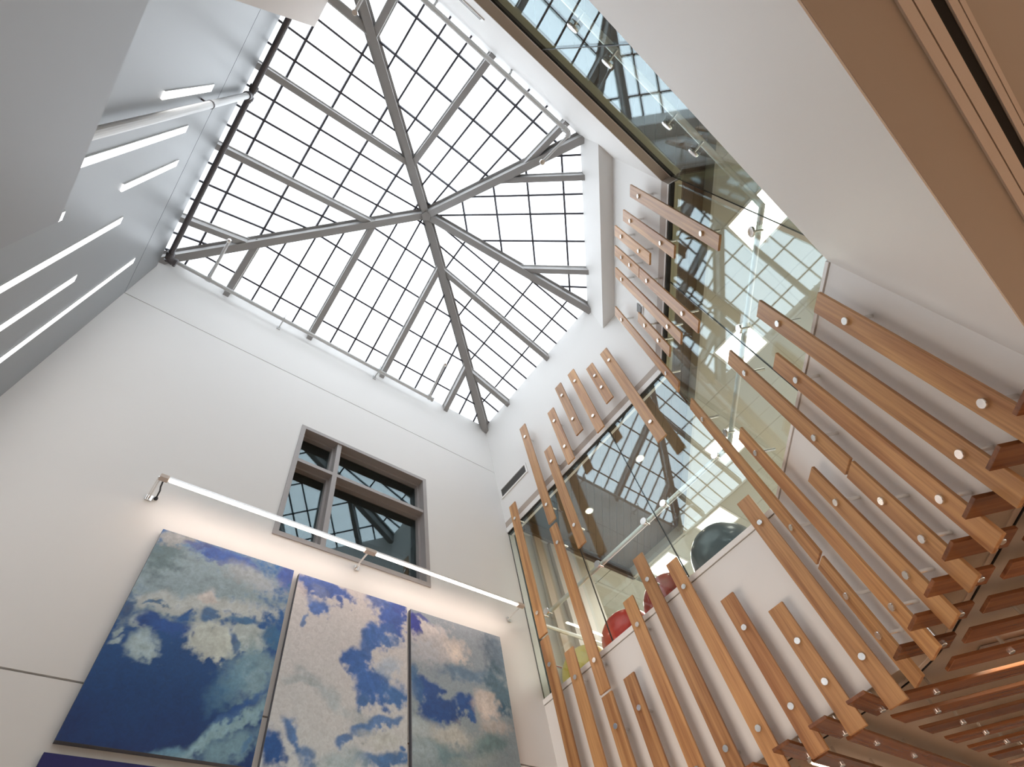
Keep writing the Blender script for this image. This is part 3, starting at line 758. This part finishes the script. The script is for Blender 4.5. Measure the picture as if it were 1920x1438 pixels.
ball((1.170, 0.918, 0.6895 + 0.078), 0.078, M['yellow'], 'yellow exercise ball behind the glass, leftmost of the balls', 1)
ball((1.182, 0.407, 0.6895 + 0.090), 0.090, M['greyball'], 'large dark grey exercise ball behind the glass, rightmost of the balls', 1)

# ------------------------------------------------------------------ upstairs ceiling
ce = bpy.data.objects['ceiling_upstairs']
UK = 1.027      # the whole upstairs ceiling sits a little higher than first measured
STP = 0.0275 * Q2
def dstrip(poly, d0, d1):
    return clip(clip(poly, (1, -1), d1), (-1, 1), -d0)
pieces = [[(1.085, -0.5), (1.66, -0.5), (1.66, 0.95), (1.085, 0.95)], [(-0.33, -0.6), (1.2, -0.6), (1.2, -0.22), (-0.33, -0.22)], [(-0.4, -0.6), (1.66, -0.6), (1.66, 1.2), (-0.4, 1.2)]]
lims = [(-1, 0.871), (-1, 0.871), (0.871, 0.99)]
for pc, (l0, l1) in zip(pieces, lims):
    k = -14
    while k < 30:
        d0 = 0.871 + k * STP - 0.0; d1 = d0 + STP
        a, b = max(d0, l0) + 0.0007, min(d1, l1) - 0.0007
        k += 1
        if b - a < 0.004: continue
        pg = dstrip(pc, a, b)
        if len(pg) < 3 or parea(pg) < 1e-4: continue
        bm = bmesh.new(); prism(bm, pg, 1.338, 1.350); obj('ceiling_plank', bm, M['plank'], ce)
bm = bmesh.new(); prism(bm, [(-0.33, -0.6), (0.39, -0.6), (1.66, 0.67), (1.66, 0.95), (1.09, 0.95), (1.09, 0.2), (0.64, -0.22), (-0.33, -0.22)], 1.351, 1.359)
obj('plank_backing', bm, M['gasket'], ce)
bm = bmesh.new(); box(bm, 1.09, 1.672, 0.95, 0.962, 1.296, 1.352); obj('fascia', bm, M['brown'], ce)
bm = bmesh.new(); box(bm, 1.66, 1.672, 0.67, 0.95, 1.296, 1.352); prism(bm, [(0.39, -0.6), (1.66, 0.67), (1.672, 0.67), (0.40, -0.602)], 1.296, 1.352); obj('fascia', bm, M['room'], ce)
TS = 0.137
TR = [(0, 0), (0, 2), (-2, -2), (-4, -4), (-6, -6)]
for i in range(-11, 6):
    for j in range(-11, 8):
        cx, cy = 1.751 + TS * i, 0.563 + TS * j
        g = 0.0018
        pg0 = [(cx - TS / 2 + g, cy - TS / 2 + g), (cx + TS / 2 - g, cy - TS / 2 + g), (cx + TS / 2 - g, cy + TS / 2 - g), (cx - TS / 2 + g, cy + TS / 2 - g)]
        if (i, j) in TR: continue
        if cy < -0.9 or cx > 2.4 or cy > 1.5: continue
        parts_ = []
        if cy > 0.93:
            pg = clip(clip(pg0, (0, -1), -0.962), (-1, 0), -1.09)
        elif cx > 1.64 and cy > 0.6:
            pg = clip(pg0, (-1, 0), -1.672)
        else:
            pg = clip(pg0, (-1, 1), -1.004)
        pg = clip(pg, (0, 1), 1.64)
        if cy > 1.0 and cx < 1.46: pg = clip(pg, (-1, 0), -1.09); pg = clip(pg, (0, 1), 0.999)
        if len(pg) < 3 or parea(pg) < 2e-4: continue
        bm = bmesh.new(); prism(bm, pg, 1.300, 1.305); obj('ceiling_tile', bm, M['tile'], ce)
bm = bmesh.new()
for i in range(-11, 7):
    x = 1.751 + TS * (i - 0.5)
    if x > 0.15: 
        y1 = min(x - 1.0, 1.6) if x < 1.66 else 1.6
        if y1 > -1.0: box(bm, x - 0.0016, x + 0.0016, -1.0, y1, 1.2995, 1.303)
for j in range(-11, 9):
    y = 0.563 + TS * (j - 0.5); x0 = max(y + 1.004, 0.2) if y < 0.66 else (1.672 if y < 0.95 else 1.10)
    if y < 1.6: box(bm, x0, 2.5, y - 0.0016, y + 0.0016, 1.2992, 1.3028)
obj('ceiling_grid', bm, M['room'], ce)
TL = {(0, 0): 'square troffer light upstairs, beside the top edge of the large grey ball', (0, 2): 'square troffer light upstairs, above the dark red ball',
      (-2, -2): 'square troffer light upstairs, third from the bottom behind a long slat', (-4, -4): 'square troffer light upstairs, second from the top near the disc fitting',
      (-6, -6): 'square troffer light upstairs, topmost, crossed by the glass joint'}
for ij in TR:
    cx, cy = 1.751 + TS * ij[0], 0.563 + TS * ij[1]
    t = thing('troffer_light', TL.get(ij, 'square troffer light in the tiled ceiling deep inside the upstairs room'), 'ceiling light', (cx, cy, 1.30), 'square ceiling lights upstairs')
    bm = bmesh.new(); h = TS / 2 - 0.002; k = h - 0.007
    for b_ in ((-h, h, k, h), (-h, h, -h, -k), (-h, -k, -k, k), (k, h, -k, k)): box(bm, cx + b_[0], cx + b_[1], cy + b_[2], cy + b_[3], 1.2988, 1.3045)
    obj('frame', bm, M['whitemetal'], t)
    bm = bmesh.new(); box(bm, cx - k, cx + k, cy - k, cy + k, 1.3005, 1.3035); obj('diffuser', bm, M['troffer'], t)
for k, (x, y, lab) in enumerate(((1.280, 0.790, 'round downlight in the grey plank ceiling, lower of the two'), (1.271, 0.512, 'round downlight in the grey plank ceiling, upper of the two'))):
    t = thing('downlight', lab, 'ceiling light', (x, y, 1.336), 'round downlights upstairs')
    bm = bmesh.new(); tube(bm, [(x, y, 1.3355), (x, y, 1.3375)], 0.016, 20); obj('trim_ring', bm, M['whitemetal'], t)
    bm = bmesh.new(); tube(bm, [(x, y, 1.3345), (x, y, 1.3354)], 0.0105, 20); obj('lens', bm, M['down'], t)

UK = 1.0
# ------------------------------------------------------------------ picture light
t = thing('picture_light', 'long slim LED picture light on bracket arms above the cloud paintings', 'picture light', (0.49, YN, 0.935))
yb, zb = 0.935, 0.9355
ZL = 0.938
for x0, x1 in ((0.020, 0.4755), (0.505, 0.962)):
    bm = bmesh.new(); box(bm, x0, x1, yb - 0.0055, yb + 0.0055, ZL, ZL + 0.005); obj('light_bar', bm, M['alu'], t)
    bm = bmesh.new(); box(bm, x0 + 0.003, x1 - 0.003, yb - 0.0030, yb + 0.0030, ZL - 0.0022, ZL - 0.0002); obj('diffuser', bm, M['picled'], t)
for x0, x1 in ((0.003, 0.020), (0.4755, 0.505), (0.962, 0.985)):
    bm = bmesh.new(); box(bm, x0, x1, yb - 0.0062, yb + 0.0062, ZL - 0.003, ZL + 0.0055); obj('connector', bm, M['frame'], t)
for x in (0.006, 0.489, 0.980):
    bm = bmesh.new(); tube(bm, [(x, yb, ZL + 0.003), (x, 0.975, ZL + 0.004), (x, YN - 0.003, ZL)], 0.0018, 8); tube(bm, [(x - 0.004, yb, ZL + 0.001), (x - 0.004, YN - 0.003, ZL - 0.003)], 0.0013, 8)
    obj('bracket_arm', bm, M['steel'], t)
    bm = bmesh.new(); box(bm, x - 0.006, x + 0.006, YN - 0.003, YN, ZL - 0.008, ZL + 0.006); obj('wall_plate', bm, M['steel'], t)
bm = bmesh.new(); tube(bm, [(0.012, yb, ZL), (0.014, 0.955, ZL - 0.004), (0.017, 0.975, ZL + 0.004), (0.018, YN, ZL + 0.003)], 0.0016, 8); ring(bm, (0.018, YN - 0.002, ZL + 0.003), (0, 1, 0), 0.0038, 0.004)
obj('power_cable', bm, M['gasket'], t)

# ------------------------------------------------------------------ cloud paintings
def painting(u_, v_, spec, base_fn, seed):
    pass
def fbm(x, y, seed, oct_=4):
    r = 0.0; a = 0.5; f = 1.0
    for _ in range(oct_):
        r += a * noise.noise(Vector((x * f, y * f, seed))); a *= 0.5; f *= 2.1
    return r
def canvas_mesh(x0, x1, z0, z1, y, base, blobs, seed, nu=170, nv=240):
    me = bpy.data.meshes.new('canvas')
    us = np.linspace(0, 1, nu); vs = np.linspace(0, 1, nv)
    asp = (z1 - z0) / (x1 - x0)
    verts = [(((x0 + (x1 - x0) * u) * S), y * S, (z0 + (z1 - z0) * v) * S + ZC) for v in vs for u in us]
    faces = [(j * nu + i, j * nu + i + 1, (j + 1) * nu + i + 1, (j + 1) * nu + i) for j in range(nv - 1) for i in range(nu - 1)]
    cx, cz = (x0 + x1) / 2 * S, (z0 + z1) / 2 * S + ZC
    verts = [(a - cx, b - y * S, c - cz) for a, b, c in verts]
    me.from_pydata(verts, [], faces)
    U, V = np.meshgrid(us, vs)
    n1 = np.empty_like(U); n2 = np.empty_like(U); n3 = np.empty_like(U)
    for j in range(nv):
        for i in range(nu):
            a, b = us[i] * 4.2, vs[j] * 4.2 * asp
            n1[j, i] = fbm(a, b, seed, 5); n2[j, i] = fbm(a, b, seed + 9.1, 5); n3[j, i] = fbm(a * 4.5, b * 4.5, seed + 3.3, 4)
    col = np.zeros((nv, nu, 3)); col[:] = 0
    b0, b1 = np.array(lin(base[0])), np.array(lin(base[1]))
    tt = np.clip(V + 0.15 * n1, 0, 1)[..., None]
    col = b0 * (1 - tt) + b1 * tt
    Uw = U + 0.09 * n1 + 0.035 * n3; Vw = V + 0.07 * n2 - 0.03 * n3
    for (u, v, ru, rv, ang, c, soft, st) in blobs:
        ca, sa = math.cos(math.radians(ang)), math.sin(math.radians(ang))
        du = (Uw - u); dv = (Vw - v) * asp
        a = (du * ca + dv * sa) / ru; b = (-du * sa + dv * ca) / rv
        d = np.sqrt(a * a + b * b) + 0.75 * n2 + 0.85 * n3
        soft = soft * 1.5; k = np.clip((1.0 + soft - d) / (2 * soft), 0, 1); k = k * k * (3 - 2 * k) * st
        cc = np.array(lin(c)) * 1.12 * (1 + 0.42 * n3[..., None] + 0.35 * n2[..., None])
        col = col * (1 - k[..., None]) + cc * k[..., None]
    col = np.clip(col, 0.004, 1)
    ca_ = me.color_attributes.new('paint', 'FLOAT_COLOR', 'POINT')
    buf = np.ones((nv * nu, 4), dtype=np.float32); buf[:, :3] = col.reshape(-1, 3)
    ca_.data.foreach_set('color', buf.ravel())
    me.materials.append(M['paint'])
    return me, Matrix.Translation((cx, y * S, cz))
mp_ = bpy.data.materials.new('oil_paint_on_canvas'); mp_.use_nodes = True
nt = mp_.node_tree; b_ = nt.nodes['Principled BSDF']; b_.inputs['Roughness'].default_value = 0.6
at = nt.nodes.new('ShaderNodeAttribute'); at.attribute_name = 'paint'
nz = nt.nodes.new('ShaderNodeTexNoise'); nz.inputs['Scale'].default_value = 28; nz.inputs['Detail'].default_value = 8; nz.inputs['Distortion'].default_value = 1.2
tc = nt.nodes.new('ShaderNodeTexCoord'); nt.links.new(tc.outputs['Object'], nz.inputs['Vector'])
rr = nt.nodes.new('ShaderNodeMapRange'); rr.inputs[3].default_value = 0.72; rr.inputs[4].default_value = 1.28
nt.links.new(nz.outputs['Fac'], rr.inputs[0])
ml = nt.nodes.new('ShaderNodeVectorMath'); ml.operation = 'SCALE'
nt.links.new(at.outputs['Color'], ml.inputs[0]); nt.links.new(rr.outputs[0], ml.inputs['Scale'])
nt.links.new(ml.outputs[0], b_.inputs['Base Color'])
bpn = nt.nodes.new('ShaderNodeBump'); bpn.inputs['Strength'].default_value = 0.15; bpn.inputs['Distance'].default_value = 0.003
nt.links.new(nz.outputs['Fac'], bpn.inputs['Height']); nt.links.new(bpn.outputs[0], b_.inputs['Normal'])
M['paint'] = mp_
#PAINTDATA
PA_B = ((4, 48, 106), (36, 104, 172))
PA_L = [(0.285, 0.762, 0.756, 0.306, 13.0, (140, 160, 168), 0.3, 1), (0.047, 0.854, 0.129, 0.15, 22.0, (95, 118, 122), 0.4, 0.8), (0.081, 0.969, 0.159, 0.059, 10.0, (160, 163, 165), 0.3, 1), (0.508, 0.945, 0.239, 0.061, 3.0, (58, 92, 165), 0.2, 1), (0.955, 0.931, 0.096, 0.077, -39.0, (58, 88, 165), 0.2, 1), (0.233, 0.963, 0.07, 0.027, 10.0, (70, 90, 150), 0.3, 0.8), (0.729, 0.874, 0.231, 0.088, -4.0, (172, 180, 185), 0.4, 0.8), (0.462, 0.648, 0.507, 0.076, 12.0, (188, 196, 194), 0.3, 0.9), (0.454, 0.694, 0.05, 0.059, 18.0, (205, 200, 196), 0.3, 0.9), (0.585, 0.493, 0.209, 0.115, 9.0, (192, 202, 196), 0.2, 1), (0.798, 0.533, 0.117, 0.108, 15.0, (178, 192, 192), 0.2, 1), (0.642, 0.436, 0.053, 0.057, 14.0, (195, 205, 198), 0.2, 1), (0.211, 0.391, 0.087, 0.08, 14.0, (172, 195, 200), 0.3, 0.95), (0.115, 0.477, 0.055, 0.034, 16.0, (175, 190, 190), 0.3, 0.9), (0.042, 0.391, 0.039, 0.023, 15.0, (170, 190, 195), 0.3, 0.9), (0.017, 0.433, 0.026, 0.022, 16.0, (160, 180, 185), 0.3, 0.9), (-0.005, 0.536, 0.05, 0.058, 17.0, (40, 80, 130), 0.25, 0.9), (0.016, 0.602, 0.023, 0.054, 18.0, (60, 100, 140), 0.3, 0.8), (0.252, 0.501, 0.149, 0.048, 10.0, (35, 80, 150), 0.2, 1), (0.352, 0.573, 0.063, 0.036, 40.0, (40, 90, 150), 0.2, 1), (0.145, 0.588, 0.054, 0.014, 11.0, (70, 110, 150), 0.3, 0.9), (0.513, 0.603, 0.046, 0.052, 17.0, (70, 110, 155), 0.25, 0.95), (0.722, 0.628, 0.076, 0.033, 11.0, (60, 110, 155), 0.25, 0.95), (0.955, 0.571, 0.074, 0.075, 15.0, (50, 105, 150), 0.25, 0.95), (0.701, 0.497, 0.024, 0.071, 31.0, (50, 95, 150), 0.25, 0.9), (0.879, 0.369, 0.16, 0.167, 53.0, (135, 170, 182), 0.4, 0.85), (0.757, 0.311, 0.16, 0.076, 65.0, (90, 140, 170), 0.5, 0.6), (0.758, 0.105, 0.42, 0.049, 37.0, (140, 178, 190), 0.35, 0.9), (0.876, 0.059, 0.223, 0.067, 33.0, (125, 165, 180), 0.45, 0.8), (0.505, 0.01, 0.148, 0.023, 27.0, (110, 155, 180), 0.5, 0.7), (0.856, 0.22, 0.209, 0.025, 47.0, (35, 85, 150), 0.3, 0.8), (0.974, 0.095, 0.057, 0.021, 59.0, (60, 110, 160), 0.3, 0.7)]
PB_B = ((196, 206, 210), (216, 210, 210))
PB_L = [(0.213, 0.949, 0.251, 0.091, 0.0, (72, 102, 175), 0.2, 1), (0.019, 0.907, 0.036, 0.062, 19.0, (205, 198, 200), 0.3, 0.9), (0.173, 0.821, 0.103, 0.053, -25.0, (85, 118, 185), 0.25, 1), (0.18, 0.915, 0.076, 0.029, -51.0, (150, 160, 190), 0.4, 0.4), (0.116, 0.712, 0.019, 0.065, 6.0, (90, 125, 180), 0.3, 0.9), (0.847, 0.897, 0.144, 0.164, 7.0, (62, 95, 172), 0.2, 1), (0.707, 0.975, 0.085, 0.073, -3.0, (75, 105, 175), 0.3, 0.9), (0.937, 0.983, 0.066, 0.092, 17.0, (60, 88, 170), 0.3, 1), (0.737, 0.751, 0.119, 0.11, 40.0, (70, 110, 180), 0.25, 1), (0.838, 0.727, 0.09, 0.047, 15.0, (80, 120, 182), 0.3, 0.8), (0.577, 0.564, 0.134, 0.092, -1.0, (58, 102, 172), 0.2, 1), (0.717, 0.458, 0.136, 0.149, 3.0, (60, 104, 172), 0.25, 1), (0.89, 0.433, 0.124, 0.079, 11.0, (66, 112, 172), 0.3, 1), (0.662, 0.361, 0.057, 0.048, 11.0, (70, 112, 170), 0.25, 1), (0.844, 0.582, 0.121, 0.081, 37.0, (165, 182, 200), 0.4, 0.8), (0.398, 0.355, 0.249, 0.05, -25.0, (160, 175, 182), 0.4, 0.8), (0.661, 0.66, 0.077, 0.161, -10.0, (62, 105, 172), 0.3, 0.95), (0.661, 0.508, 0.133, 0.076, -16.0, (60, 104, 172), 0.3, 0.95), (0.131, 0.385, 0.121, 0.023, 2.0, (165, 180, 186), 0.4, 0.7), (0.15, 0.167, 0.042, 0.1, 26.0, (70, 112, 168), 0.25, 0.95), (0.038, 0.091, 0.07, 0.129, 22.0, (34, 84, 150), 0.3, 1), (0.25, 0.075, 0.048, 0.09, 35.0, (64, 110, 165), 0.35, 0.85), (0.522, 0.155, 0.056, 0.042, -0.0, (64, 112, 172), 0.3, 0.9), (0.781, 0.273, 0.157, 0.03, 22.0, (70, 118, 178), 0.3, 0.9), (0.636, 0.209, 0.065, 0.043, 9.0, (78, 122, 178), 0.3, 0.9), (0.863, 0.108, 0.2, 0.039, 11.0, (42, 104, 165), 0.35, 0.9), (0.947, 0.161, 0.028, 0.018, 8.0, (40, 100, 165), 0.3, 0.9), (0.798, 0.198, 0.136, 0.044, 5.0, (188, 196, 194), 0.4, 0.8), (0.534, 0.07, 0.156, 0.052, 7.0, (150, 175, 185), 0.4, 0.7)]
PC_B = ((140, 160, 168), (150, 160, 172))
PC_L = [(0.183, 0.881, 0.208, 0.125, 16.0, (204, 198, 198), 0.3, 1), (0.435, 0.792, 0.151, 0.102, 14.0, (216, 204, 194), 0.35, 1), (0.025, 0.903, 0.056, 0.11, 16.0, (44, 58, 150), 0.2, 1), (0.123, 0.968, 0.077, 0.031, -3.0, (60, 75, 150), 0.3, 0.9), (0.206, 0.75, 0.253, 0.111, 14.0, (180, 182, 188), 0.4, 0.8), (0.973, 0.867, 0.174, 0.235, 14.0, (92, 112, 132), 0.4, 0.9), (0.563, 0.661, 0.286, 0.06, 4.0, (92, 122, 150), 0.4, 0.85), (0.917, 0.588, 0.149, 0.177, 11.0, (70, 104, 124), 0.35, 0.9), (0.878, 0.507, 0.089, 0.053, 10.0, (44, 84, 110), 0.3, 0.9), (0.019, 0.574, 0.05, 0.074, 12.0, (70, 110, 150), 0.3, 0.9), (0.175, 0.508, 0.114, 0.091, 11.0, (38, 78, 142), 0.2, 1), (0.239, 0.404, 0.174, 0.097, 2.0, (32, 74, 138), 0.2, 1), (0.501, 0.474, 0.13, 0.074, 1.0, (36, 80, 146), 0.2, 1), (0.568, 0.413, 0.04, 0.049, 10.0, (44, 90, 150), 0.25, 1), (0.205, 0.326, 0.057, 0.039, 9.0, (50, 100, 155), 0.3, 0.9), (0.059, 0.491, 0.073, 0.083, 11.0, (56, 100, 150), 0.35, 0.8), (0.741, 0.489, 0.122, 0.119, -6.0, (200, 192, 186), 0.3, 1), (0.355, 0.28, 0.245, 0.069, 1.0, (188, 192, 186), 0.4, 0.9), (0.784, 0.396, 0.154, 0.074, 9.0, (178, 176, 172), 0.4, 0.9), (0.066, 0.286, 0.069, 0.084, 9.0, (170, 185, 190), 0.4, 0.8), (0.302, 0.182, 0.201, 0.067, -4.0, (112, 142, 150), 0.4, 0.9), (0.692, 0.268, 0.178, 0.068, 8.0, (112, 142, 146), 0.4, 0.9), (0.101, 0.17, 0.094, 0.069, 8.0, (160, 180, 188), 0.4, 0.8), (0.554, 0.177, 0.182, 0.042, 7.0, (150, 165, 165), 0.4, 0.8)]
def hang(x0, x1, z0, z1, base, blobs, seed, label):
    t = thing('painting', label, 'painting', ((x0 + x1) / 2, YN, z0), 'cloud paintings on the north wall')
    bm = bmesh.new(); box(bm, x0, x1, YN - 0.0105, YN - 0.0005, z0, z1); obj('stretcher_frame', bm, M['canvas_edge'], t)
    me, MW = canvas_mesh(x0, x1, z0, z1, YN - 0.0109, base, blobs, seed)
    link('canvas', me, t, MW)
hang(0.057, 0.3345, 0.4705, 0.865, PA_B, PA_L, 1.7, 'tall sky painting with deep navy lower half, leftmost of the upper row')
hang(0.3475, 0.6300, 0.4705, 0.8625, PB_B, PB_L, 5.3, 'tall sky painting of pale cloud with blue gaps, middle of the upper row')
hang(0.6405, 0.9245, 0.4705, 0.861, PC_B, PC_L, 8.9, 'tall sky painting with one dark blue patch in grey cloud, rightmost')
hang(0.052, 0.3345, 0.07, 0.4545, ((14, 22, 84), (24, 22, 92)), [(0.5, 0.1, 0.5, 0.2, 0, (80, 110, 160), 0.4, 0.6)], 12.0, 'dark indigo painting of the lower row, only its top edge in view')
